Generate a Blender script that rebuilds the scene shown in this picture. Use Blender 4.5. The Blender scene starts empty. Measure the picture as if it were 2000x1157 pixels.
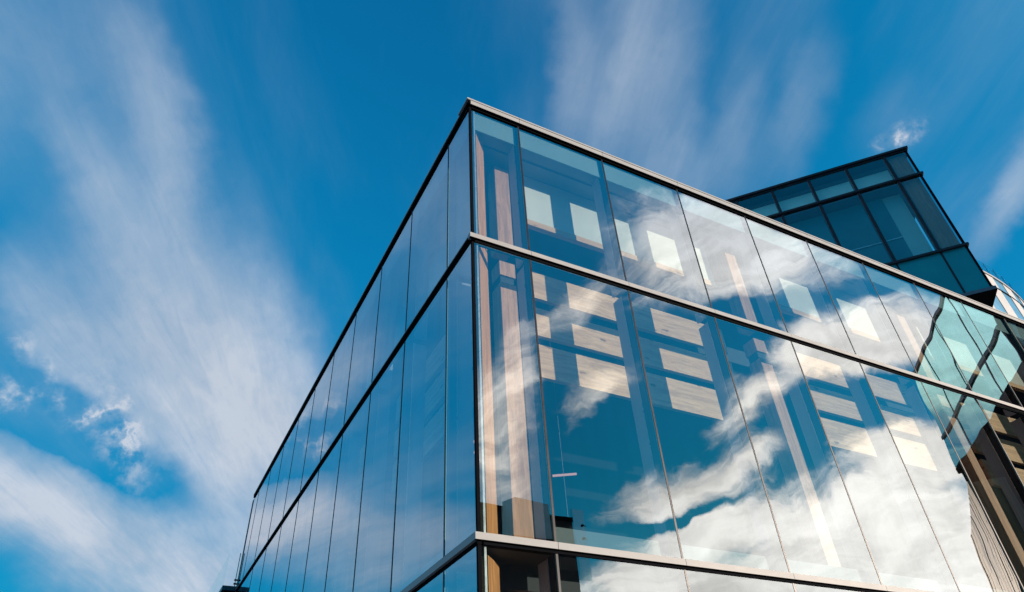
import bpy, bmesh, math, random
from mathutils import Vector, Matrix
random.seed(7)
S = bpy.context.scene
COL = S.collection
rad = math.radians

# ------------------------------------------------------------------ helpers
def add_box(bm, x0, x1, y0, y1, z0, z1, mi=0):
    vs = [bm.verts.new((x, y, z)) for x in (x0, x1) for y in (y0, y1) for z in (z0, z1)]
    q = [(0, 1, 3, 2), (4, 6, 7, 5), (0, 4, 5, 1), (2, 3, 7, 6), (0, 2, 6, 4), (1, 5, 7, 3)]
    out = []
    for f in q:
        fc = bm.faces.new([vs[i] for i in f]); fc.material_index = mi; out.append(fc)
    return out      # -x, +x, -y, +y, -z, +z

def add_prism(bm, pts, z0, z1, mi=0):
    n = len(pts)
    lo = [bm.verts.new((p[0], p[1], z0)) for p in pts]
    hi = [bm.verts.new((p[0], p[1], z1)) for p in pts]
    fs = [bm.faces.new(lo[::-1]), bm.faces.new(hi)]
    for i in range(n):
        fs.append(bm.faces.new([lo[i], lo[(i+1) % n], hi[(i+1) % n], hi[i]]))
    for f in fs: f.material_index = mi
    return fs

def add_bar(bm, p, q, w, mi=0):
    p, q = Vector(p), Vector(q)
    d = (q-p).normalized()
    a = d.cross(Vector((0, 0, 1)))
    if a.length < 1e-3: a = Vector((1, 0, 0))
    a.normalize(); b = d.cross(a)
    ring = lambda c: [bm.verts.new(c + (a*math.cos(t)+b*math.sin(t))*w) for t in [k*math.pi/4 for k in range(8)]]
    r0, r1 = ring(p), ring(q)
    for i in range(8):
        f = bm.faces.new([r0[i], r0[(i+1) % 8], r1[(i+1) % 8], r1[i]]); f.material_index = mi
    bm.faces.new(r0[::-1]).material_index = mi; bm.faces.new(r1).material_index = mi

def obj(name, bm, mats, parent=None, label=None, loc=None):
    bmesh.ops.recalc_face_normals(bm, faces=bm.faces)
    me = bpy.data.meshes.new(name); bm.to_mesh(me); bm.free()
    for m in (mats if isinstance(mats, (list, tuple)) else [mats]): me.materials.append(m)
    o = bpy.data.objects.new(name, me); COL.objects.link(o)
    if parent: o.parent = parent
    if loc: o.location = loc
    if label: o['label'] = label
    return o

def box(name, b, mats, parent=None, label=None):
    bm = bmesh.new(); add_box(bm, *b)
    return obj(name, bm, mats, parent, label)

def thing(name, label, cat, loc=(0, 0, 0), rz=0, group=None):
    o = bpy.data.objects.new(name, None); COL.objects.link(o)
    o.location = loc; o.rotation_euler = (0, 0, rz)
    o['label'] = label; o['category'] = cat
    if group: o['group'] = group
    return o

def structure(o):
    o['kind'] = 'structure'; return o

# ------------------------------------------------------------------ materials
class NT:
    def __init__(s, tree): s.t = tree; s.n = tree.nodes; s.l = tree.links
    def node(s, ty, **kw):
        n = s.n.new(ty)
        for k, v in kw.items(): setattr(n, k, v)
        return n
    def put(s, sock, v):
        if isinstance(v, bpy.types.NodeSocket): s.l.new(v, sock)
        elif v is not None: sock.default_value = v
    def math(s, op, a, b=None, c=None, clamp=False):
        n = s.node('ShaderNodeMath', operation=op); n.use_clamp = clamp
        for i, v in enumerate((a, b, c)):
            if v is not None: s.put(n.inputs[i], v)
        return n.outputs[0]
    def vmath(s, op, a, b=None, c=None, out=0):
        n = s.node('ShaderNodeVectorMath', operation=op)
        s.put(n.inputs[0], a)
        if b is not None:
            if op == 'SCALE': s.put(n.inputs[3], b)
            else: s.put(n.inputs[1], b)
        if c is not None: s.put(n.inputs[2], c)
        return n.outputs[out]
    def maprange(s, v, a, b, c=0.0, d=1.0, kind='SMOOTHSTEP'):
        n = s.node('ShaderNodeMapRange', interpolation_type=kind)
        for i, x in enumerate((v, a, b, c, d)): s.put(n.inputs[i], x)
        return n.outputs[0]
    def noise(s, vec, scale, detail=4, rough=.55, dist=0, lac=2.0, color=False):
        n = s.node('ShaderNodeTexNoise')
        s.put(n.inputs['Vector'], vec); n.inputs['Scale'].default_value = scale
        n.inputs['Detail'].default_value = detail; n.inputs['Roughness'].default_value = rough
        n.inputs['Distortion'].default_value = dist; n.inputs['Lacunarity'].default_value = lac
        return n.outputs['Color' if color else 'Fac']
    def mapping(s, vec, scale=(1, 1, 1), rot=(0, 0, 0), loc=(0, 0, 0)):
        n = s.node('ShaderNodeMapping')
        s.put(n.inputs['Vector'], vec); n.inputs['Scale'].default_value = scale
        n.inputs['Rotation'].default_value = rot; n.inputs['Location'].default_value = loc
        return n.outputs[0]
    def mix(s, f, a, b):
        n = s.node('ShaderNodeMix', data_type='RGBA')
        s.put(n.inputs[0], f)
        for i, v in ((6, a), (7, b)):
            if isinstance(v, (tuple, list)) and len(v) == 3: v = (*v, 1)
            s.put(n.inputs[i], v)
        return n.outputs[2]

def mat(name):
    m = bpy.data.materials.new(name); m.use_nodes = True
    m.node_tree.nodes.clear()
    t = NT(m.node_tree); out = t.node('ShaderNodeOutputMaterial')
    return m, t, out

def surf(name, col, rough=.5, metal=0.0, var=.12, scale=6.0, stretch=(1, 1, 1), bump=0.0, spec=.5):
    m, t, out = mat(name)
    p = t.node('ShaderNodeBsdfPrincipled')
    co = t.node('ShaderNodeTexCoord').outputs['Object']
    v = t.mapping(co, scale=stretch)
    n = t.noise(v, scale, 5, .6)
    lo = tuple(c*(1-var) for c in col); hi = tuple(min(1, c*(1+var)) for c in col)
    t.put(p.inputs['Base Color'], t.mix(t.maprange(n, .3, .7), lo, hi))
    t.put(p.inputs['Roughness'], t.maprange(n, .2, .8, max(0, rough-.08), min(1, rough+.08), 'LINEAR'))
    p.inputs['Metallic'].default_value = metal
    p.inputs['Specular IOR Level'].default_value = spec
    if bump:
        b = t.node('ShaderNodeBump'); b.inputs['Strength'].default_value = bump
        b.inputs['Distance'].default_value = .01
        t.put(b.inputs['Height'], t.noise(v, scale*5, 4, .6)); t.l.new(b.outputs[0], p.inputs['Normal'])
    t.l.new(p.outputs[0], out.inputs[0])
    return m

def wood(name, axis, col, knots=True, rough=.6):
    m, t, out = mat(name)
    p = t.node('ShaderNodeBsdfPrincipled')
    co = t.node('ShaderNodeTexCoord').outputs['Object']
    st = [9, 9, 9]; st[axis] = .35
    v = t.mapping(co, scale=tuple(st))
    warp = t.noise(t.mapping(co, scale=tuple(1.2 if i == axis else 3.5 for i in range(3))), 1.0, 3, .5)
    v = t.vmath('ADD', v, t.vmath('SCALE', (1.0, 1.0, 1.0), t.math('MULTIPLY', warp, 1.6)))
    g1 = t.noise(v, 1.7, 6, .62, .3)
    g2 = t.noise(v, 7.0, 3, .6)
    f = t.math('ADD', t.math('MULTIPLY', g1, .7), t.math('MULTIPLY', g2, .3))
    f = t.maprange(f, .36, .66)
    c = t.mix(f, tuple(x*.68 for x in col), tuple(min(1, x*1.14) for x in col))
    c = t.mix(t.maprange(t.noise(co, .8, 2), .35, .7, 0, .35), c, tuple(x*.8 for x in col))
    if knots:
        ks = [3.2, 3.2, 3.2]; ks[axis] = 1.15
        vo = t.node('ShaderNodeTexVoronoi', feature='F1'); vo.inputs['Scale'].default_value = 1.5
        t.put(vo.inputs['Vector'], t.vmath('ADD', t.mapping(co, scale=tuple(ks)),
              t.vmath('SCALE', t.noise(co, 9, 3, .6, color=True), .22)))
        k = t.maprange(vo.outputs['Distance'], .10, .17, .85, 0)
        c = t.mix(k, c, (col[0]*.28, col[1]*.24, col[2]*.22))
    t.put(p.inputs['Base Color'], c); p.inputs['Roughness'].default_value = rough
    p.inputs['Specular IOR Level'].default_value = .25
    b = t.node('ShaderNodeBump'); b.inputs['Strength'].default_value = .25; b.inputs['Distance'].default_value = .004
    t.put(b.inputs['Height'], g1); t.l.new(b.outputs[0], p.inputs['Normal'])
    t.l.new(p.outputs[0], out.inputs[0])
    return m

def glass(name, tint, r0, wave=.0075, wscale=.85, refl=(.95, .97, 1.0)):
    """coated architectural glass: mirror-like coat over a tinted transparent pane, with slight roller waves"""
    m, t, out = mat(name)
    geo = t.node('ShaderNodeNewGeometry'); pos = geo.outputs['Position']; nor = geo.outputs['Normal']
    oi = t.node('ShaderNodeObjectInfo')
    w1 = t.noise(pos, wscale, 1.5, .45, color=True)
    off = t.vmath('SCALE', t.vmath('SUBTRACT', w1, (.5, .5, .5)), wave*2)
    wn = t.node('ShaderNodeTexWhiteNoise', noise_dimensions='1D'); t.put(wn.inputs['W'], oi.outputs['Random'])
    tilt = t.vmath('SCALE', t.vmath('SUBTRACT', wn.outputs['Color'], (.5, .5, .5)), .0035)
    n2 = t.vmath('NORMALIZE', t.vmath('ADD', t.vmath('ADD', nor, off), tilt))
    lw = t.node('ShaderNodeLayerWeight'); lw.inputs['Blend'].default_value = .5
    f5 = t.math('POWER', lw.outputs['Facing'], 1.9)
    fac = t.math('MULTIPLY_ADD', f5, 1-r0, r0, clamp=True)
    # faint dust and rain marks take a little off the mirror
    dust = t.noise(t.mapping(pos, scale=(3, 3, .5)), 1.3, 5, .65)
    fac = t.math('MULTIPLY', fac, t.maprange(dust, .3, .75, 1.0, .93))
    tr = t.node('ShaderNodeBsdfTransparent'); tr.inputs[0].default_value = (*tint, 1)
    gl = t.node('ShaderNodeBsdfGlossy'); gl.inputs['Color'].default_value = (*refl, 1)
    gl.inputs['Roughness'].default_value = 0.0
    t.l.new(n2, gl.inputs['Normal'])
    mx = t.node('ShaderNodeMixShader'); t.put(mx.inputs[0], fac)
    t.l.new(tr.outputs[0], mx.inputs[1]); t.l.new(gl.outputs[0], mx.inputs[2])
    t.l.new(mx.outputs[0], out.inputs[0])
    return m

def clear(name, tint):
    m, t, out = mat(name)
    tr = t.node('ShaderNodeBsdfTransparent'); tr.inputs[0].default_value = (*tint, 1)
    t.l.new(tr.outputs[0], out.inputs[0]); return m

def lamp_mat(name, col, st):
    m, t, out = mat(name)
    e = t.node('ShaderNodeEmission'); e.inputs[0].default_value = (*col, 1); e.inputs[1].default_value = st
    t.l.new(e.outputs[0], out.inputs[0]); return m

M = {}
M['glass'] = glass('facade_glass', (.87, .945, .945), .30)
M['glass_in'] = clear('glass_inner_face', (.96, .99, .985))
M['glass_edge'] = surf('glass_edge', (.25, .45, .45), .2, var=.05)
M['dark_glass'] = glass('tower_glass', (.86, 1.0, 1.0), .10, wave=.0015)
M['side_glass'] = clear('tower_side_glass', (.32, .58, .68))
M['spandrel'] = surf('spandrel_glass', (.012, .25, .31), .15, var=.1, scale=.6, spec=.35)
M['metal'] = surf('light_anodised_metal', (.31, .312, .315), .5, .0, .06, 3, (1, 1, 4), spec=.2)
M['joint'] = surf('joint_sealant', (.015, .015, .017), .6, spec=.1)
M['black'] = surf('black_anodised_metal', (.0045, .005, .007), .9, 0, .2, spec=.03)
M['darkmetal'] = surf('dark_bronze_metal', (.016, .016, .024), .4, .0, .2, 5, spec=.3)
M['sill'] = surf('pale_sill_panel', (.17, .21, .22), .7, 0, .05, 1.0, spec=.2)
M['fin'] = surf('pale_glazing_fin', (.42, .42, .50), .45, 0, .06, 3, (1, 1, .2))
M['chrome'] = surf('bright_edge_trim', (.72, .74, .76), .3, .6, .04)
M['column'] = wood('vertical_grain_timber', 2, (.68, .36, .22), knots=False)
M['cornerwood'] = wood('orange_corner_timber', 2, (.62, .285, .115), knots=False)
M['board'] = wood('knotty_timber_board', 0, (.95, .545, .31))
M['board_side'] = wood('knotty_timber_board_across', 1, (.95, .545, .31))
M['white'] = surf('white_plaster', (.80, .775, .70), .8, 0, .03, 1.5, spec=.1)
M['fascia'] = surf('pale_blind_fascia', (.21, .33, .35), .7, 0, .04, 1.0, spec=.2)
M['ceil'] = surf('grey_ceiling', (.22, .24, .26), .8, 0, .1, .8, spec=.1)
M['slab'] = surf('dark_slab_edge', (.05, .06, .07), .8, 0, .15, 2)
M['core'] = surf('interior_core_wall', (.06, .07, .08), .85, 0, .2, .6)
M['added_wall'] = surf('charcoal_added_wall', (.013, .016, .019), .85, 0, .2, .6, spec=.1)  # near black so the added sun-blocking walls show no sun patches
M['roof'] = surf('pale_roof_membrane', (.55, .55, .53), .85, 0, .2, 1.0)
M['lamp'] = lamp_mat('linear_lamp_glow', (1.0, .50, .44), .5)
M['cladwood'] = None
M['concrete'] = surf('paving_concrete', (.30, .29, .28), .85, 0, .15, .9, bump=.2)
M['asphalt'] = surf('asphalt', (.05, .05, .052), .9, 0, .25, 3, bump=.3)
M['earth'] = surf('ground_gravel', (.16, .15, .13), .95, 0, .25, .4)
M['kerb'] = surf('kerb_stone', (.34, .33, .32), .8, 0, .12, 2)
M['paint'] = surf('road_paint', (.75, .75, .72), .7, 0, .1, 4)
M['cladwhite'] = surf('white_cladding', (.36, .355, .36), .5, 0, .03, .8)
M['rail_clear'] = clear('terrace_rail_glass', (.91, .97, .975))
M['opp_glass'] = glass('opposite_teal_glass', (.08, .22, .22), .52, wave=.004, refl=(.52, .93, .90))
M['bay'] = surf('pale_green_bay_glass', (.50, .80, .76), .1, 0, .15, 1.0)
M['drum_glass'] = surf('blue_panel_glass', (.16, .33, .48), .1, 0, .2, .4)
M['rail_glass'] = glass('balustrade_glass', (.86, .96, .97), .08, wave=.003)

# ------------------------------------------------------------------ camera (solved from the building's own lines)
R = [[0.8864306348717403, -0.4600494660971123, -0.0509432851771974],
     [0.2529572398661061, 0.5736694376572552, -0.7790481442743638],
     [0.3876252885973832, 0.6776856683166397, 0.6248910069748362]]
cam = bpy.data.cameras.new('camera'); co = bpy.data.objects.new('camera', cam); COL.objects.link(co)
mw = Matrix.Identity(4)
for i in range(3):
    mw[i][0] = R[0][i]; mw[i][1] = -R[1][i]; mw[i][2] = -R[2][i]
mw[0][3], mw[1][3], mw[2][3] = -3.04595, -6.35823, 1.64284
co.matrix_world = mw
cam.sensor_width = 36; cam.lens = 24.04; cam.clip_start = .05; cam.clip_end = 3000
S.camera = co

# ------------------------------------------------------------------ sky, clouds, sun
SUN_AZ, SUN_EL = -44.5, 8.3
sd = Vector((math.cos(rad(SUN_EL))*math.cos(rad(SUN_AZ)), math.cos(rad(SUN_EL))*math.sin(rad(SUN_AZ)), math.sin(rad(SUN_EL))))
CLOUDS = [
    ([-0.0072, 0.8589, 0.5121], [-0.5893, -0.4174, 0.6917], [0.8079, -0.2969, 0.5092], 0.354, 0.1969, 1.08),
    ([-0.1613, 0.7328, 0.6611], [-0.5477, -0.6237, 0.5577], [0.821, -0.2721, 0.5019], 0.1841, 0.0536, 0.38),
    ([-0.1106, 0.6859, 0.7192], [-0.4929, -0.6662, 0.5596], [0.863, -0.2926, 0.4118], 0.2424, 0.0687, 0.45),
    ([-0.218, 0.6086, 0.7629], [-0.6455, -0.6763, 0.355], [0.732, -0.415, 0.5403], 0.1502, 0.1216, 0.14),
    ([0.1234, 0.8768, 0.4648], [-0.5245, -0.34, 0.7806], [0.8424, -0.3401, 0.418], 0.2537, 0.1155, 0.62),
    ([-0.1665, 0.8353, 0.524], [-0.6094, -0.505, 0.6113], [0.7752, -0.2175, 0.5931], 0.1615, 0.0609, 0.4),
    ([-0.0748, 0.9465, 0.314], [-0.938, -0.1736, 0.3], [0.3385, -0.2721, 0.9008], 0.2675, 0.0886, 1.0),
    ([0.1322, 0.9522, 0.2753], [-0.9904, 0.1159, 0.0747], [0.0393, -0.2826, 0.9584], 0.1713, 0.0999, 0.6),
    ([-0.0845, 0.91, 0.406], [0.941, 0.2068, -0.2677], [-0.3275, 0.3594, -0.8738], 0.2043, 0.0518, -1.25),
    ([0.1808, 0.8605, 0.4762], [-0.5621, -0.307, 0.768], [0.8071, -0.4065, 0.4282], 0.1202, 0.0774, 0.28),
    ([0.413, 0.3879, 0.824], [-0.2474, -0.8229, 0.5114], [0.8765, -0.4151, -0.2439], 0.2387, 0.0782, 0.42),
    ([0.3503, 0.4286, 0.8328], [-0.2884, -0.7966, 0.5312], [0.8911, -0.4263, -0.1554], 0.1873, 0.0477, 0.33),
    ([0.4735, 0.3748, 0.7971], [-0.2795, -0.7942, 0.5395], [0.8353, -0.4783, -0.2713], 0.2225, 0.0617, 0.26),
    ([0.5392, 0.4528, 0.7101], [-0.8076, 0.0392, 0.5884], [0.2386, -0.8907, 0.3868], 0.1415, 0.1115, 0.25),
    ([0.6247, 0.311, 0.7162], [-0.1246, -0.8658, 0.4847], [0.7708, -0.3921, -0.5021], 0.1648, 0.0576, 0.28),
    ([0.5725, 0.3649, 0.7342], [-0.2997, -0.7404, 0.6017], [0.7631, -0.5645, -0.3146], 0.1302, 0.0495, 0.2),
    ([0.7952, 0.2021, 0.5717], [-0.0983, -0.8874, 0.4504], [0.5983, -0.4143, -0.6858], 0.1238, 0.0329, 0.5),
    ([0.7031, 0.2392, 0.6697], [-0.0295, -0.9311, 0.3635], [0.7105, -0.2753, -0.6476], 0.0916, 0.0539, 0.1),
    ([0.649, -0.6936, 0.3126], [0.6479, 0.7193, 0.2507], [-0.3987, 0.0398, 0.9162], 0.1864, 0.0559, 1.25),
    ([0.8026, -0.5314, 0.271], [0.5631, 0.8249, -0.0502], [-0.1968, 0.1929, 0.9613], 0.2475, 0.1052, 1.6),
    ([0.7457, -0.6307, 0.2148], [0.6625, 0.7364, -0.1374], [-0.0715, 0.2448, 0.9669], 0.3903, 0.0808, 1.7),
    ([0.6259, -0.6811, 0.3799], [0.6866, 0.7123, 0.1459], [-0.37, 0.1695, 0.9134], 0.1845, 0.0497, 1.0),
    ([0.6318, -0.6946, 0.3441], [0.6903, 0.7061, 0.158], [-0.3527, 0.1377, 0.9256], 0.1173, 0.0166, -0.8),
    ([0.6829, -0.5673, 0.4603], [0.381, 0.8142, 0.4382], [-0.6233, -0.1238, 0.7721], 0.1277, 0.0472, 0.75),
    ([0.7399, -0.4653, 0.4858], [0.6358, 0.7197, -0.279], [-0.2198, 0.5153, 0.8283], 0.083, 0.0505, 1.0),
    ([0.7002, -0.5923, 0.3986], [0.6218, 0.7803, 0.0673], [-0.3509, 0.2007, 0.9147], 0.0961, 0.0275, 0.4),
    ([0.6763, -0.539, 0.5021], [0.7185, 0.3321, -0.6112], [0.1627, 0.774, 0.6119], 0.0512, 0.0317, -0.45),
    ([0.8257, -0.439, 0.3543], [0.511, 0.848, -0.1403], [-0.2389, 0.2969, 0.9246], 0.1487, 0.0554, 1.35),
    ([0.779, -0.4751, 0.4092], [0.4774, 0.8725, 0.1042], [-0.4065, 0.1142, 0.9065], 0.1076, 0.0415, -0.7),
    ([0.778, -0.3984, 0.4858], [0.5207, 0.8415, -0.1438], [-0.3516, 0.3648, 0.8621], 0.1505, 0.0722, 1.3),
    ([0.5949, -0.4894, 0.6376], [0.7134, 0.687, -0.1383], [-0.3703, 0.5371, 0.7579], 0.1823, 0.1132, 1.2),
    ([0.6376, -0.4391, 0.633], [0.7569, 0.5104, -0.4083], [-0.1437, 0.7394, 0.6578], 0.192, 0.063, 0.75),
    ([0.6721, -0.4844, 0.56], [0.7144, 0.6229, -0.3187], [-0.1945, 0.6143, 0.7647], 0.071, 0.0264, -0.4),
    ([0.4214, -0.7471, 0.5141], [0.0028, 0.568, 0.823], [-0.9069, -0.3454, 0.2415], 0.2114, 0.05, 0.38),
    ([0.4863, -0.627, 0.6086], [0.6093, 0.7426, 0.2782], [-0.6263, 0.2355, 0.7431], 0.1173, 0.0445, 0.55),
    ([0.5308, -0.6886, 0.4941], [0.6772, 0.6951, 0.2412], [-0.5095, 0.2066, 0.8353], 0.1052, 0.0302, 0.6),
    ([0.5018, -0.733, 0.4592], [0.5925, 0.6781, 0.4349], [-0.6301, 0.0539, 0.7746], 0.0615, 0.0214, 0.35),
    ([-0.2837, 0.9014, 0.3272], [-0.9477, -0.3156, 0.0478], [0.1464, -0.2965, 0.9438], 0.2526, 0.0733, 0.6),
    ([-0.3829, 0.9015, 0.2018], [-0.9234, -0.3798, -0.0557], [0.0264, -0.2076, 0.9779], 0.2246, 0.0654, 0.5),
    ([-0.3458, 0.6423, 0.684], [-0.909, -0.0486, -0.4139], [-0.2326, -0.7649, 0.6007], 0.2072, 0.1833, 0.35),
    ([0.2546, -0.8522, 0.4571], [-0.9552, -0.1479, 0.2563], [-0.1508, -0.5019, -0.8517], 0.2629, 0.2225, 1.0),  # unseen bank, added so the opposite block's glass mirrors something bright
    ([-0.7407, -0.0764, 0.6675], [0.6484, -0.3414, 0.6805], [0.1758, 0.9368, 0.3024], 0.6932, 0.3927, 1.0),  # unseen west bank, added to brighten the dark box's blinds
]
WISPS = [
    ([0.7087, 0.2435, 0.6621], [0.2067, -0.969, 0.1351], [0.6745, 0.0411, -0.7371], 0.0495, 0.0226, 1.0),
    ([-0.0618, 0.9013, 0.4288], [0.5543, 0.3883, -0.7362], [-0.8301, 0.1922, -0.5235], 0.1142, 0.0404, 1.0),
    ([-0.0977, 0.8933, 0.4388], [0.8674, -0.1397, 0.4776], [0.4879, 0.4273, -0.7612], 0.0359, 0.0236, 0.8),
    ([-0.1736, 0.8789, 0.4444], [0.8894, -0.0538, 0.454], [0.4229, 0.474, -0.7723], 0.0368, 0.0272, 0.8),
    ([-0.142, 0.8739, 0.4649], [0.3401, 0.4842, -0.8061], [-0.9296, 0.0437, -0.366], 0.0496, 0.0138, 0.8),
    ([-0.1843, 0.8527, 0.4888], [0.5268, 0.5056, -0.6833], [-0.8298, 0.1316, -0.5424], 0.0432, 0.0222, 0.5),
]
W = bpy.data.worlds.new('World'); S.world = W; W.use_nodes = True
W.node_tree.nodes.clear()
t = NT(W.node_tree)
out = t.node('ShaderNodeOutputWorld'); bg = t.node('ShaderNodeBackground')
STR = .10
bg.inputs[1].default_value = STR
sky = t.node('ShaderNodeTexSky', sky_type='NISHITA'); sky.sun_disc = False
sky.sun_elevation = rad(SUN_EL); sky.sun_rotation = rad(90-SUN_AZ)
sky.air_density = 1.0; sky.dust_density = .3; sky.ozone_density = 3.0
d = t.node('ShaderNodeTexCoord').outputs['Generated']
sx = t.node('ShaderNodeSeparateXYZ'); t.l.new(d, sx.inputs[0])
dz = t.math('MAXIMUM', sx.outputs[2], .06)
# cloud-sheet coordinates, turned so that x runs along the streaks
pl = t.node('ShaderNodeCombineXYZ'); t.put(pl.inputs[0], t.math('DIVIDE', sx.outputs[0], dz)); t.put(pl.inputs[1], t.math('DIVIDE', sx.outputs[1], dz))
pr = t.mapping(pl.outputs[0], rot=(0, 0, rad(-69.3)))
front = t.maprange(sx.outputs[1], -.05, .12)            # 1 = the streaky northern half of the sky
# gentle warp so the banks get ragged edges
wa = t.vmath('SUBTRACT', t.noise(d, 3.2, 5, .55, color=True), (.5, .5, .5))
wb = t.vmath('SUBTRACT', t.noise(d, 11.0, 6, .6, color=True), (.5, .5, .5))
dw = t.vmath('ADD', d, t.vmath('SCALE', wa, .13))
dw = t.vmath('ADD', dw, t.vmath('SCALE', wb, .055))
def field(items, vec):
    acc = None
    for c, u, v, L, Wd, amp in items:
        c, u, v = Vector(c), Vector(u), Vector(v)
        a = t.vmath('DOT_PRODUCT', vec, tuple(u/L), out=1); b = t.vmath('DOT_PRODUCT', vec, tuple(v/Wd), out=1)
        e = t.vmath('DOT_PRODUCT', vec, tuple(c), out=1)
        cb = t.node('ShaderNodeCombineXYZ')
        t.put(cb.inputs[0], t.math('SUBTRACT', a, c.dot(u)/L)); t.put(cb.inputs[1], t.math('SUBTRACT', b, c.dot(v)/Wd))
        t.put(cb.inputs[2], t.math('MULTIPLY', t.math('SUBTRACT', 1.0, e), 2.0))
        r = t.vmath('LENGTH', cb.outputs[0], out=1)
        f = t.maprange(r, 1.0, .0, 0.0, amp)
        # soft union of banks
        acc = f if acc is None else t.math('ADD', acc, f)
    return acc
bank = field(CLOUDS, dw)
streak = t.noise(t.mapping(pr, scale=(.8, 2.2, 1)), 1.0, 6, .5, .4)
fine = t.noise(t.mapping(pr, scale=(1.4, 6.5, 1)), 1.3, 7, .62, .6)
st = t.math('ADD', t.math('MULTIPLY', streak, .78), t.math('MULTIPLY', fine, .22))
lv = t.node('ShaderNodeCombineXYZ')      # mirrored half: fibres run along the long axis of the cloud bank
for i, (ax, k) in enumerate((((.66, .73, .20), .55), ((-.40, .12, .91), 1.7), ((.64, -.68, .37), 1.2))):
    t.put(lv.inputs[i], t.math('MULTIPLY', t.vmath('DOT_PRODUCT', dw, ax, out=1), k))
lump = t.noise(lv.outputs[0], 4.2, 9, .60, .4)
lump2 = t.noise(lv.outputs[0], 15.0, 6, .62, .8)
lp = t.math('ADD', t.math('MULTIPLY', lump, .60), t.math('MULTIPLY', lump2, .40))
tex = t.math('ADD', t.math('MULTIPLY', st, front), t.math('MULTIPLY', lp, t.math('SUBTRACT', 1.0, front)))
tc = t.maprange(tex, .28, .72, 0, 1, 'LINEAR')
dens_f = t.math('MULTIPLY', bank, t.math('MULTIPLY_ADD', tc, .55, .62))
dens_b = t.math('ADD', bank, t.math('MULTIPLY', t.math('SUBTRACT', tc, .5), 1.15))
dens_b = t.maprange(dens_b, .0, .80)
dens_b = t.math('MULTIPLY', dens_b, t.maprange(bank, 0, .25))
fib = t.noise(t.mapping(pr, scale=(2.2, 15.0, 1)), 1.5, 8, .66, .7)       # fine ice fibres
fib2 = t.noise(t.mapping(dw, scale=(1, 1, 1)), 26.0, 6, .62, .4)
fb = t.math('ADD', t.math('MULTIPLY', fib, .6), t.math('MULTIPLY', fib2, .4))
dens_f = t.math('MULTIPLY', dens_f, t.maprange(fb, .34, .66, .80, 1.16, 'LINEAR'))
dens_f = t.maprange(dens_f, .0, 1.05, 0, 1, 'LINEAR')
dens = t.math('ADD', t.math('MULTIPLY', dens_f, front), t.math('MULTIPLY', dens_b, t.math('SUBTRACT', 1.0, front)))
# thin veil everywhere along the streaks
veil = t.math('MULTIPLY', t.maprange(st, .42, .78, 0, .20), front)
dens = t.math('ADD', dens, veil)
# small torn wisps
dq = t.vmath('ADD', d, t.vmath('SCALE', wb, .09))
wz = field(WISPS, dq)
cu = t.noise(t.mapping(t.vmath('ADD', d, t.vmath('SCALE', wb, .12)), scale=(1, 1, .55)), 21.0, 3, .5, .8)
rid = t.math('SUBTRACT', 1.0, t.math('MULTIPLY', t.math('ABSOLUTE', t.math('SUBTRACT', cu, .5)), 5.0), clamp=True)
rid = t.math('POWER', rid, 2.0)
brk = t.maprange(t.noise(d, 26.0, 4, .6), .38, .62)
wz = t.math('MULTIPLY', wz, t.math('ADD', t.math('MULTIPLY', rid, brk), t.math('MULTIPLY', brk, .22)))
dens = t.math('ADD', dens, wz, clamp=True)
# clouds: brighter where they stand near the sun
cs = t.vmath('DOT_PRODUCT', d, tuple(sd), out=1)
lit = t.maprange(cs, .89, .995, 2.15, 3.0, 'SMOOTHSTEP')
lit = t.math('ADD', t.math('MULTIPLY', lit, t.math('SUBTRACT', 1.0, front)), front)
thick = t.maprange(dens, .2, 1.0, 0, 1, 'LINEAR')
warm = t.mix(t.maprange(cs, .70, .95), (.355, .40, .468), (.435, .425, .395))
cc = t.vmath('SCALE', warm, t.math('MULTIPLY', lit, 1.0/STR))
shade = t.math('ADD', t.math('MULTIPLY', t.math('MULTIPLY_ADD', tc, .18, .90), front), t.math('MULTIPLY', t.math('MULTIPLY_ADD', t.maprange(lp, .36, .66), .46, .74), t.math('SUBTRACT', 1.0, front)))
cc = t.vmath('SCALE', cc, shade)
# graded blue of the clear sky
# film-like grade of the physical sky: deep blue overhead, cyan lower down, brighter towards the sun
ss = t.node('ShaderNodeSeparateColor'); t.l.new(sky.outputs[0], ss.inputs[0])
def grade(c, hi, lo_v, hi_v, slope):
    base = t.maprange(c, 0.0, hi, lo_v, hi_v)
    ex = t.math('MULTIPLY', t.math('MAXIMUM', t.math('SUBTRACT', c, hi), 0.0), slope)
    return t.math('MULTIPLY', t.math('ADD', base, ex), 1.0/(STR*1.57))
cg = t.node('ShaderNodeCombineColor')
t.put(cg.inputs[0], grade(ss.outputs[0], 2.0, .002, .010, .012)); t.put(cg.inputs[1], grade(ss.outputs[1], 1.03, .020, .230, .055))
t.put(cg.inputs[2], grade(ss.outputs[2], 2.0, .12, .50, .04))
sc = cg.outputs[0]
SKYGAIN = t.node('ShaderNodeValue'); SKYGAIN.outputs[0].default_value = 1.0
sc = t.vmath('SCALE', sc, SKYGAIN.outputs[0])
fin = t.mix(dens, sc, cc)
t.l.new(fin, bg.inputs[0]); t.l.new(bg.outputs[0], out.inputs[0])
W.cycles.sampling_method = 'MANUAL'; W.cycles.sample_map_resolution = 1024

sl = bpy.data.lights.new('sun', 'SUN'); sl.energy = 5.0; sl.angle = rad(.5); sl.color = (1.0, .82, .66)
so = bpy.data.objects.new('sun', sl); COL.objects.link(so)
so.rotation_euler = (-sd).to_track_quat('-Z', 'Y').to_euler()

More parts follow.
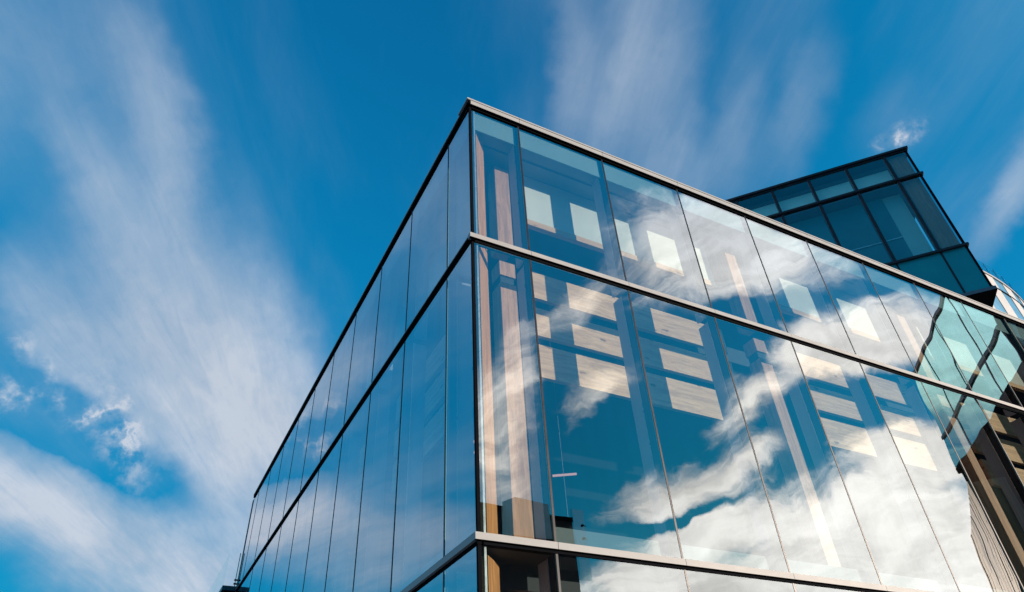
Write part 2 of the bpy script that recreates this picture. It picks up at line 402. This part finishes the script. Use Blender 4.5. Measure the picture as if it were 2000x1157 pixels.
# ------------------------------------------------------------------ ground
structure(box('ground', (-700, 700, -700, 700, -.5, 0), M['earth']))
bm = bmesh.new(); add_box(bm, -40, 60, -9.5, -.02, .004, .13)
add_box(bm, -40, -.02, -.02, 60, .004, .13)
structure(obj('pavement', bm, M['concrete']))
structure(box('kerb', (-40, 60, -9.8, -9.5, .004, .14), M['kerb']))
structure(box('road', (-40, 60, -13.0, -9.8, .002, .02), M['asphalt']))

# ------------------------------------------------------------------ main glass building
B = thing('glass_office_building', 'large sharp cornered office building clad in mirror glass with pale metal floor bands', 'building')
RX = [0.0] + [.9344+1.74903*k for k in range(11)]        # joints of the right facade -> 18.42
LY = [0.0] + [.8894+1.7863*k for k in range(10)] + [17.86]
ROWS = [(.15, 4.06), (4.17, 8.305), (8.43, 11.45)]
XE, YE = RX[-1], LY[-1]
pane_cache = {}
def pane(w, h, side, loc):
    key = (round(w, 3), round(h, 3), side)
    if key not in pane_cache:
        bm = bmesh.new(); g = .015
        if side == 'R':
            fs = add_box(bm, g, w-g, 0, .022, .004, h-.004, 1); fs[2].material_index = 0
            for i in (0, 1, 4, 5): fs[i].material_index = 2
        else:
            fs = add_box(bm, 0, .022, g, w-g, .004, h-.004, 1); fs[0].material_index = 0
            for i in (2, 3, 4, 5): fs[i].material_index = 2
        o = obj('glass_pane', bm, [M['glass'], M['glass_in'], M['glass_edge']], B, loc=loc)
        pane_cache[key] = o
    else:
        o = pane_cache[key].copy(); COL.objects.link(o); o.parent = B; o.location = loc
    return o
for z0, z1 in ROWS:
    for a, b in zip(RX[:-1], RX[1:]): pane(b-a, z1-z0, 'R', (a, 0, z0))
    for a, b in zip(LY[:-1], LY[1:]): pane(b-a, z1-z0, 'L', (0, a, z0))

def mull(bm, side, s, parts):
    for (s0, s1, d0, d1, z0, z1, mi) in parts:
        if side == 'R': add_box(bm, s+s0, s+s1, d0, d1, z0, z1, mi)
        else: add_box(bm, d0, d1, s+s0, s+s1, z0, z1, mi)
for side, J in (('R', RX[1:]), ('L', LY[1:])):
    jw, jo = (.014, .004) if side == 'R' else (.012, .006)
    for s in J:
        bm = bmesh.new()
        mull(bm, side, s, [(-jw, jw, -jo, .024, .15, 4.06, 0), (-jw, jw, -jo, .024, 4.17, 8.30, 0), (-jw, jw, -jo, .024, 8.43, 11.44, 0),
                           (-.028, .028, .026, .15, .15, 11.42, 0)])
        m_ = obj('mullion', bm, [M['darkmetal']], B)
        bm = bmesh.new()
        for z0, z1 in ((.15, 4.05), (4.16, 8.30), (8.43, 11.42)):
            mull(bm, side, s, [(-.022, .022, .152, .38, z0, z1, 0)])
        obj('fin', bm, [M['fin']], m_)
        bm = bmesh.new()
        for z0, z1 in ((.15, 4.05), (4.16, 8.30), (8.43, 11.42)):
            mull(bm, side, s, [(-.034, .026, .143, .151, z0, z1, 0)])
        obj('edge_trim', bm, [M['chrome']], m_)

bm = bmesh.new()
for z0, z1 in ROWS: add_box(bm, -.004, .035, -.004, .035, z0, z1)
obj('corner_post', bm, [M['black']], B)
bm = bmesh.new()
for z0, z1 in ROWS:
    add_box(bm, .085, .11, .03, .042, z0, z1)
obj('corner_trim', bm, [M['chrome']], B)

# horizontal bands: pale face, black shadow-gap frame under it
def band(name, z0, z1, p, frame, left_lip, joints=True):
    for k, (xa, xb) in enumerate(zip(RX[:-1], RX[1:])):
        bm = bmesh.new()
        add_box(bm, xa+(.003 if k else -p), xb-.003, -p, .03, z0, z1, 0)
        add_box(bm, xa+(.003 if k else -p+.004), xb-.003, -p+.004, -.002, z0-.001, z0+.012, 1)
        obj(name, bm, [M['metal'], M['black']], B)
    bm = bmesh.new()
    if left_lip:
        add_box(bm, -p+.015, .03, .031, YE, z0+.022, z1-.014, 1); add_box(bm, -p+.012, .03, .031, YE, z1-.014, z1+.001, 0)  # left face black: shade of the pale metal put into colour
    else:
        add_box(bm, -p, .03, .031, YE, z0, z1, 0)
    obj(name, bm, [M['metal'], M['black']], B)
    bm = bmesh.new()
    add_box(bm, .04, XE, -.012, .06, z0-frame, z0-.002, 0); add_box(bm, -.012, .06, -.012, YE, z0-(frame*.25 if left_lip else frame), z0+(.020 if left_lip else -.002), 0)
    obj('band_frame', bm, [M['black']], B)
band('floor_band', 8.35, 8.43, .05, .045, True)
band('floor_band', 4.09, 4.165, .05, .035, False)
# parapet coping
for k, (xa, xb) in enumerate(zip(RX[:-1], RX[1:])):
    bm = bmesh.new(); g0 = .003 if k else 0
    add_box(bm, xa+g0, xb-.003, -.06, .32, 11.45, 11.548, 0); add_box(bm, xa+g0, xb-.003, -.054, .32, 11.5485, 11.5555, 1)
    add_box(bm, xa+(.003 if k else -.066), xb-.003, -.066, .32, 11.556, 11.592, 0)
    add_box(bm, xa+(.003 if k else -.056), xb-.003, -.056, -.002, 11.444, 11.4495, 1)
    obj('parapet_coping', bm, [M['metal'], M['black']], B)
bm = bmesh.new()
add_box(bm, -.035, -.001, -.058, YE, 11.472, 11.546, 1); add_box(bm, -.001, .32, .322, YE, 11.452, 11.546, 1)  # left coping face coloured black in place of its shade
add_box(bm, -.042, .32, .322, YE, 11.550, 11.584, 0); add_box(bm, -.042, -.001, -.060, .322, 11.550, 11.584, 0)
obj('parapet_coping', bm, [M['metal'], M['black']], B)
bm = bmesh.new()
add_box(bm, .04, XE, -.010, .06, 11.415, 11.443, 0); add_box(bm, -.004, .06, -.006, YE, 11.440, 11.451, 0)
obj('coping_frame', bm, [M['black']], B)
# interior, written once in (along, depth) and used behind both facades
def inner(name, side, s0, s1, d0, d1, z0, z1, mats, label=None):
    return box(name, (s0, s1, d0, d1, z0, z1) if side == 'R' else (d0, d1, s0, s1, z0, z1), mats, B, label)
for side, E, first in (('R', XE-.1, .30), ('L', YE-.1, .52)):
    J = RX if side == 'R' else LY
    bw = M['board'] if side == 'R' else M['board_side']
    for a_, b_ in zip(J[:-1], J[1:]):
        inner('ceiling_fascia', side, a_+(.036 if a_ > 0 else .115), b_-.036, .060, .078, 10.96, 11.44, M['fascia'])
    inner('shadow_groove', side, max(first, .30), E, .38, .41, 11.085, 11.099, M['slab'])
    step = 3
    cols = [J[1]-.185+k*step*(J[2]-J[1]) for k in range(4)]
    edges = [J[1]-.185]+cols[1:]+[E]
    for a, b in zip(edges[:-1], edges[1:]):
        if b-a < 1.2: continue
        a2 = a+(.76 if a < 1.5 else 1.08); b2 = b-.42 if b < E else b
        for z0, z1 in ((6.95, 7.53), (7.70, 8.24), (8.44, 8.98)):
            inner('timber_board', side, a2, b2, .90, .97, z0, z1, bw)
        inner('white_wall', side, a2-.25, b2, .72, .79, 9.99, 11.099, M['white'])
        inner('timber_skirting', side, a2-.25, b2, .705, .80, 9.86, 9.985, bw)
    for c in (cols if side == 'R' else []):
        for z0, z1 in ((.15, 4.0), (4.25, 8.27), (8.43, 8.71), (9.0, 10.93)):
            inner('timber_column', side, c, c+.27, .60, .88, z0, z1, M['column'])
        inner('column_collar', side, c+.02, c+.25, .63, .86, 8.271, 8.429, M['slab'])
    inner('sill_panel', side, J[1]+.05 if side == 'R' else .4, E, .16, .18, 4.17, 4.42, M['sill'])
# diagonal timber post right behind the corner
for z0, z1 in ((.15, 4.0), (4.18, 8.56), (8.60, 11.09)):
    bm = bmesh.new()
    add_prism(bm, [(.165, .115), (.43, .38), (.36, .45), (.095, .185)], z0, z1)
    obj('corner_timber', bm, [M['cornerwood']], B)
box('ceiling', (.10, XE-.1, .10, YE-.1, 11.10, 11.38), M['ceil'], B)
box('floor_slab', (1.3, XE-.1, 1.3, YE-.1, 8.62, 8.97), M['slab'], B)
box('added_partition', (1.3, XE-.3, 4.3, 4.4, .15, 11.09), M['added_wall'], B)  # added wall, keeps low sun from crossing to the left side
box('added_partition', (1.6, 1.7, 1.25, 4.29, 4.2, 8.6), M['added_wall'], B)  # added wall, stops sun reaching the fins behind the left facade
box('added_partition', (4.0, 4.1, 4.45, YE-.3, .15, 11.09), M['added_wall'], B)  # added inner wall behind the sun-blocking ones
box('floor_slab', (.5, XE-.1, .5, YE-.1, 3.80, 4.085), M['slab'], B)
box('slab_closer', (.05, XE-.1, .05, .49, 4.06, 4.088), M['slab'], B)
box('roof_deck', (.33, XE-.05, .33, YE-.05, 11.44, 11.50), M['roof'], B)
bm = bmesh.new()
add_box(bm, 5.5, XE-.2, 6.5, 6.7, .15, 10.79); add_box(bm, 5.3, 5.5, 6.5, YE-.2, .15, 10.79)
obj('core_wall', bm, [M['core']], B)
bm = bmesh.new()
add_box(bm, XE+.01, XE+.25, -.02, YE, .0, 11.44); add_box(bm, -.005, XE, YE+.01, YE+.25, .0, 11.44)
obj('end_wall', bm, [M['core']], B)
box('hanging_cable', (2.18, 2.1825, 1.6, 1.6025, 5.2, 8.6), M['fin'], B)

# linear pendant lamps in the first-floor room
def pendant(p, q, label):
    p, q = Vector(p), Vector(q)
    o = thing('pendant_lamp', label, 'lamp', (p+q)/2, 0, 'linear lamps inside the glass building')
    a = p-(p+q)/2; b = q-(p+q)/2
    bm = bmesh.new(); add_bar(bm, a, b, .022); obj('light_tube', bm, [M['lamp']], o)
    bm = bmesh.new(); add_bar(bm, a+Vector((0, 0, .035)), b+Vector((0, 0, .035)), .018); obj('housing', bm, [M['black']], o)
    for s in (.15, .85):
        c = a.lerp(b, s); bm = bmesh.new(); add_bar(bm, c+Vector((0, 0, .03)), c+Vector((0, 0, 1.8)), .003); obj('cable', bm, [M['black']], o)
pendant((3.22, 3.55, 6.8), (3.59, 3.32, 6.8), 'pink glowing linear lamp seen low through the second right facade bay')
pendant((1.20, 2.86, 6.8), (1.36, 2.86, 6.8), 'upper of two short glowing lamps seen through the left facade beside the corner')
pendant((1.36, 3.21, 6.8), (1.52, 3.22, 6.8), 'lower of two short glowing lamps seen through the left facade beside the corner')

# ------------------------------------------------------------------ dark cantilevered glass box behind the roof
T = thing('dark_glass_box', 'dark teal cantilevered glass box with black soffit rising behind the long roof edge', 'building', (17.7555, .8043, 0), rad(-49))
Z0, Z1, Z2, Z3 = 13.95, 15.74, 19.12, 20.44
LW, DP = 9.2, 7.0
us = [.75+1.32*k for k in range(7)]
ed = [0]+us+[LW]
for (z0, z1, kind) in ((Z0, Z1, 's'), (Z1, Z2, 'g'), (Z2, Z3, 'g')):
    for a, b in zip(ed[:-1], ed[1:]):
        bm = bmesh.new()
        fs = add_box(bm, -b+.004, -a-.004, 0, .03, z0+.05, z1-.02, 1)
        if kind == 'g': fs[2].material_index = 0
        obj('glass_pane' if kind == 'g' else 'spandrel_panel', bm, [M['dark_glass'], M['glass_in']] if kind == 'g' else [M['spandrel']]*2, T)
    for a in us:
        bm = bmesh.new()
        w = .05 if kind == 'g' else .03
        add_box(bm, -a-w, -a+w, -.03 if kind == 'g' else -.012, .16, z0+.05, z1-.02)
        obj('mullion', bm, [M['darkmetal']], T)
for z in (Z1, Z2):
    bm = bmesh.new(); add_box(bm, -LW, .07, -.09, .1, z-.03, z+.05, 0); obj('transom_band', bm, [M['darkmetal']], T)
bm = bmesh.new(); add_box(bm, -LW, .08, -.10, DP, Z3, Z3+.09, 0); add_box(bm, -LW, .03, -.04, DP-.02, Z3-.07, Z3-.002, 0)
obj('roof_edge', bm, [M['darkmetal']], T)
bm = bmesh.new(); add_box(bm, -LW, .06, -.09, DP, Z0-.06, Z0+.05, 0); obj('base_band', bm, [surf('grey_base_metal', (.10, .12, .15), .4, .2)], T)
bm = bmesh.new(); add_box(bm, -LW, .05, -.07, DP-.01, Z0-.10, Z0-.062, 0); obj('soffit', bm, [M['black']], T)
bm = bmesh.new(); add_box(bm, -LW, -1.5, 3.2, DP-.5, 11.50, Z0-.101, 0); obj('support_core', bm, [M['black']], T)
# side glazing, floors, blinds, column
bm = bmesh.new(); fs = add_box(bm, -.03, 0, .05, 2.2, Z0+.05, Z3-.08, 1); fs[1].material_index = 0
obj('side_glass', bm, [M['side_glass'], M['glass_in']], T)
bm = bmesh.new(); add_box(bm, -.05, .012, -.02, .05, Z0+.05, Z3-.07); obj('corner_post', bm, [M['black']], T)
teal = surf('teal_roller_blind', (.62, .93, .88), .8, 0, .08, .8)
box('roller_blind', (-LW, -.62, .42, .45, Z2+.10, Z2+1.0), teal, T)
box('blind_box', (-LW, -.62, .36, .46, Z2+1.001, Z2+1.15), M['slab'], T)
box('clerestory_wall', (-LW, -.25, .48, .52, Z2+.10, Z3-.1), surf('clerestory_wall', (.14, .50, .54), .8), T)
box('inner_wall', (-LW, -1.30, .62, .70, Z1+.06, Z2-.05), surf('dark_inner_wall', (.03, .24, .30), .8, 0, .2, .5), T)
box('inner_screen', (-1.298, -.68, .66, .72, Z1+.06, Z2-.05), surf('pale_inner_screen', (.30, .70, .74), .8, 0, .1, .5), T)
box('handrail', (-LW, -1.32, .575, .60, 17.13, 17.155), M['chrome'], T)
box('timber_column', (-.60, -.06, .14, .62, Z1+.06, Z3-.1), wood('brown_column_timber', 2, (.30, .17, .10), knots=False), T)
box('floor_slab', (-LW, -.05, .17, DP-.1, Z1-.2, Z1-.035), M['slab'], T)
box('ceiling', (-LW, -.05, .17, DP-.1, Z2-.02, Z2+.04), M['slab'], T)
box('back_wall', (-LW, -.05, DP-.2, DP-.05, Z0, Z3-.05), M['core'], T)

# ------------------------------------------------------------------ white round tower at the right edge
CX, CY, CR = 41.0, 38.27, 29.03
D_ = thing('round_white_building', 'round building with white and blue glass panels, seen behind the dark glass box', 'building', (CX, CY, 0))
def arc_box(bm, t0, t1, r0, r1, z0, z1, n=1, mi=0):
    for k in range(n):
        a, b = t0+(t1-t0)*k/n, t0+(t1-t0)*(k+1)/n
        P = [(r*math.cos(q), r*math.sin(q)) for r, q in ((r0, a), (r1, a), (r1, b), (r0, b))]
        add_prism(bm, P, z0, z1, mi)
dth = rad(2.6)
th0 = rad(-93)
for k in range(16):
    a = th0+k*dth; b = a+dth-rad(.04)
    whitep = k % 2 == 0
    for z0, z1 in ((25.9, 28.72), (28.86, 29.88)):
        bm = bmesh.new()
        if whitep: arc_box(bm, a, b, CR-.25, CR, z0, z1, 2)
        else: arc_box(bm, a, b, CR-.25, CR-.03, z0, z1, 2)
        obj('cladding_panel' if whitep else 'window_pane', bm, [M['cladwhite'] if whitep else M['drum_glass']] if 'drum_glass' in M else [M['cladwhite'] if whitep else M['dark_glass']], D_)
    bm = bmesh.new(); arc_box(bm, a, b, CR-.06, CR-.02, 30.06, 31.25, 2)
    obj('balustrade_glass', bm, [M['rail_glass']], D_)
    bm = bmesh.new(); arc_box(bm, b, b+rad(.035), CR-.05, CR-.01, 30.06, 31.2); obj('balustrade_post', bm, [M['black']], D_)
te = th0+16*dth
bm = bmesh.new(); arc_box(bm, th0, te, CR-.4, CR+.06, 29.9, 30.06, 40); obj('coping', bm, [M['metal']], D_)
bm = bmesh.new(); arc_box(bm, th0, te, CR-.3, CR+.02, 28.73, 28.85, 40); obj('black_band', bm, [M['black']], D_)  # thin black band between the two panel rows
bm = bmesh.new(); arc_box(bm, 0, 2*math.pi, 1.0, CR-.5, 25.6, 29.85, 60); obj('drum_body', bm, [M['core']], D_)
bm = bmesh.new(); arc_box(bm, 0, 2*math.pi, 1.0, CR-2.5, 0, 25.59, 60); obj('drum_base', bm, [M['cladwhite']], D_)

# ------------------------------------------------------------------ low roof terrace beyond the left facade
A = thing('roof_terrace', 'low dark roof terrace with glass balustrade at the far end of the left facade', 'building', (0, 17.9, 0))
box('terrace_body', (-.34, 8, .25, 12, 0, 8.46), M['black'], A)
box('terrace_coping', (-.42, 8, .215, 12.1, 8.462, 8.60), surf('dark_teal_coping', (.03, .06, .085), .4, .2), A)
bm = bmesh.new(); add_bar(bm, (-.06, .24, 8.6), (-.06, .24, 9.66), .011); obj('balustrade_post', bm, [M['black']], A)
bm = bmesh.new()
for z in (8.68, 8.80): add_bar(bm, (-.10, .24, z), (.02, .24, z), .028)
obj('post_clamp', bm, [M['black']], A)
box('balustrade_glass', (-.045, .6, .235, .247, 8.605, 9.66), M['rail_clear'], A)
for k in range(5):
    box('balustrade_glass', (-.40, -.388, .3+k*2.2, 2.46+k*2.2, 8.605, 9.6), M['rail_clear'], A)

# ------------------------------------------------------------------ neighbour mirrored at the right end of the facade
def clad_wood():
    m, t, out = mat('ribbed_timber_cladding')
    p = t.node('ShaderNodeBsdfPrincipled')
    co = t.node('ShaderNodeTexCoord').outputs['Object']
    v = t.mapping(co, scale=(3.0, 3.0, .12))
    n = t.noise(v, 2.0, 5, .6); n2 = t.noise(co, .5, 3, .5)
    c = t.mix(t.maprange(n, .3, .7), (.10, .062, .03), (.40, .26, .125))
    c = t.mix(t.maprange(n2, .45, .65, 0, .5), c, (.10, .08, .06))
    t.put(p.inputs['Base Color'], c); p.inputs['Roughness'].default_value = .75
    t.l.new(p.outputs[0], out.inputs[0]); return m
CW = clad_wood()
wr = math.atan2(.7396, -.6730)
O_ = thing('opposite_glass_block', 'glass block over a timber clad base, mirrored in the right end of the facade', 'building', (32.63, -11.72, 0), wr)
# local x runs along its mirrored face, local -y is behind it... the mirrored face looks to local +y
OZ = [15.3, 17.05, 20.8]
OL, OD = 10.4, 5.0
for z0, z1 in ((OZ[0], OZ[1]), (OZ[1], OZ[2])):
    k = 0.0
    while k < OL-.1:
        b = min(k+2.6, OL)
        bm = bmesh.new(); fs = add_box(bm, k+.01, b-.01, -.03, 0, z0+.06, z1-.06, 1); fs[3].material_index = 0
        obj('glass_pane', bm, [M['opp_glass']]*2 if 'opp_glass' in M else [M['dark_glass'], M['glass_in']], O_)
        bm = bmesh.new(); add_box(bm, b-.03, b+.03, -.15, .02, z0+.06, z1-.06); obj('mullion', bm, [M['darkmetal']], O_)
        k = b
for z in OZ[1:]:
    bm = bmesh.new(); add_box(bm, -.05, OL, -.2, .07, z-.09, z+.09); obj('floor_band', bm, [M['darkmetal']], O_)
box('teal_wall', (.1, OL, -.5, -.4, OZ[0], OZ[2]-.1), surf('teal_wall_paint', (.25, .42, .42), .8), O_)  # even teal wall behind the panes
box('glass_volume', (.02, OL, -OD, -.55, OZ[0], OZ[2]-.1), M['core'], O_)
box('soffit', (.02, OL, -OD, .05, OZ[0]-.3, OZ[0]-.01), M['black'], O_)
box('recess_wall', (.3, OL, -OD, -.05, 0, OZ[0]-.31), M['black'], O_)
bm = bmesh.new()
x = -.4
i = 0
while x < 8.0:
    w = random.choice((.24, .30, .36))
    h = random.uniform(-.03, .05)
    z = 0.0
    while z < 13.05:                                   # boards butt-jointed at uneven heights
        z2 = min(13.1, z+random.uniform(1.6, 3.4))
        add_box(bm, x, x+w-.022, -.05, .10+h*.35+random.uniform(0, .012), z, z2-.015)
        z = z2
    x += w; i += 1
cl = obj('timber_cladding', bm, [CW], O_, loc=(-3.7, -.35, 0)); cl.rotation_euler = (0, 0, rad(12))
tb = box('timber_base', (-.35, 7.9, -3.5, -.06, 0, 13.05), CW, O_); tb.location = (-3.7, -.35, 0); tb.rotation_euler = (0, 0, rad(12))
# ------------------------------------------------------------------ dark neighbour mirrored at the foot of the corner
N_ = thing('dark_timber_block', 'dark block with glass bay and glass screen, mirrored low beside the corner', 'building', (10.2, -13.6, 0))
box('body', (-6.2, 0, -7, 0, 0, 10.45), surf('dark_brown_cladding', (.016, .012, .010), .7, 0, .35, 2, (6, 1, .3)), N_)
box('parapet', (-6.25, .03, -7, .03, 10.451, 10.62), M['black'], N_)
bm = bmesh.new()
pts = [(-2.75, .02), (-1.05, .02), (-1.25, .55), (-2.55, .55)]
add_prism(bm, pts, 9.5, 10.75); obj('bay_glass', bm, [M['bay']] if 'bay' in M else [M['spandrel']], N_)
bm = bmesh.new()
add_prism(bm, [(-2.8, .02), (-1.0, .02), (-1.2, .6), (-2.6, .6)], 9.36, 9.49); obj('bay_sill', bm, [M['black']], N_)
box('screen_glass', (.04, .62, -.11, -.09, 8.4, 11.0), M['rail_glass'], N_)
bm = bmesh.new()
for z in (9.35, 9.9, 10.4):
    add_bar(bm, (.50, -.14, z), (.50, -.06, z), .05); add_bar(bm, (.5, -.1, z), (.66, -.1, z), .015)
obj('screen_clamp', bm, [M['black']], N_)

# ------------------------------------------------------------------ render settings
S.view_settings.view_transform = 'Standard'; S.view_settings.look = 'None'
S.view_settings.exposure = 0.65; S.view_settings.gamma = 1.0
S.render.engine = 'CYCLES'
c = S.cycles
c.max_bounces = 10; c.transparent_max_bounces = 32; c.glossy_bounces = 5; c.diffuse_bounces = 4
c.caustics_reflective = False; c.caustics_refractive = False
c.use_denoising = True
try: c.denoiser = 'OPENIMAGEDENOISE'
except Exception: pass
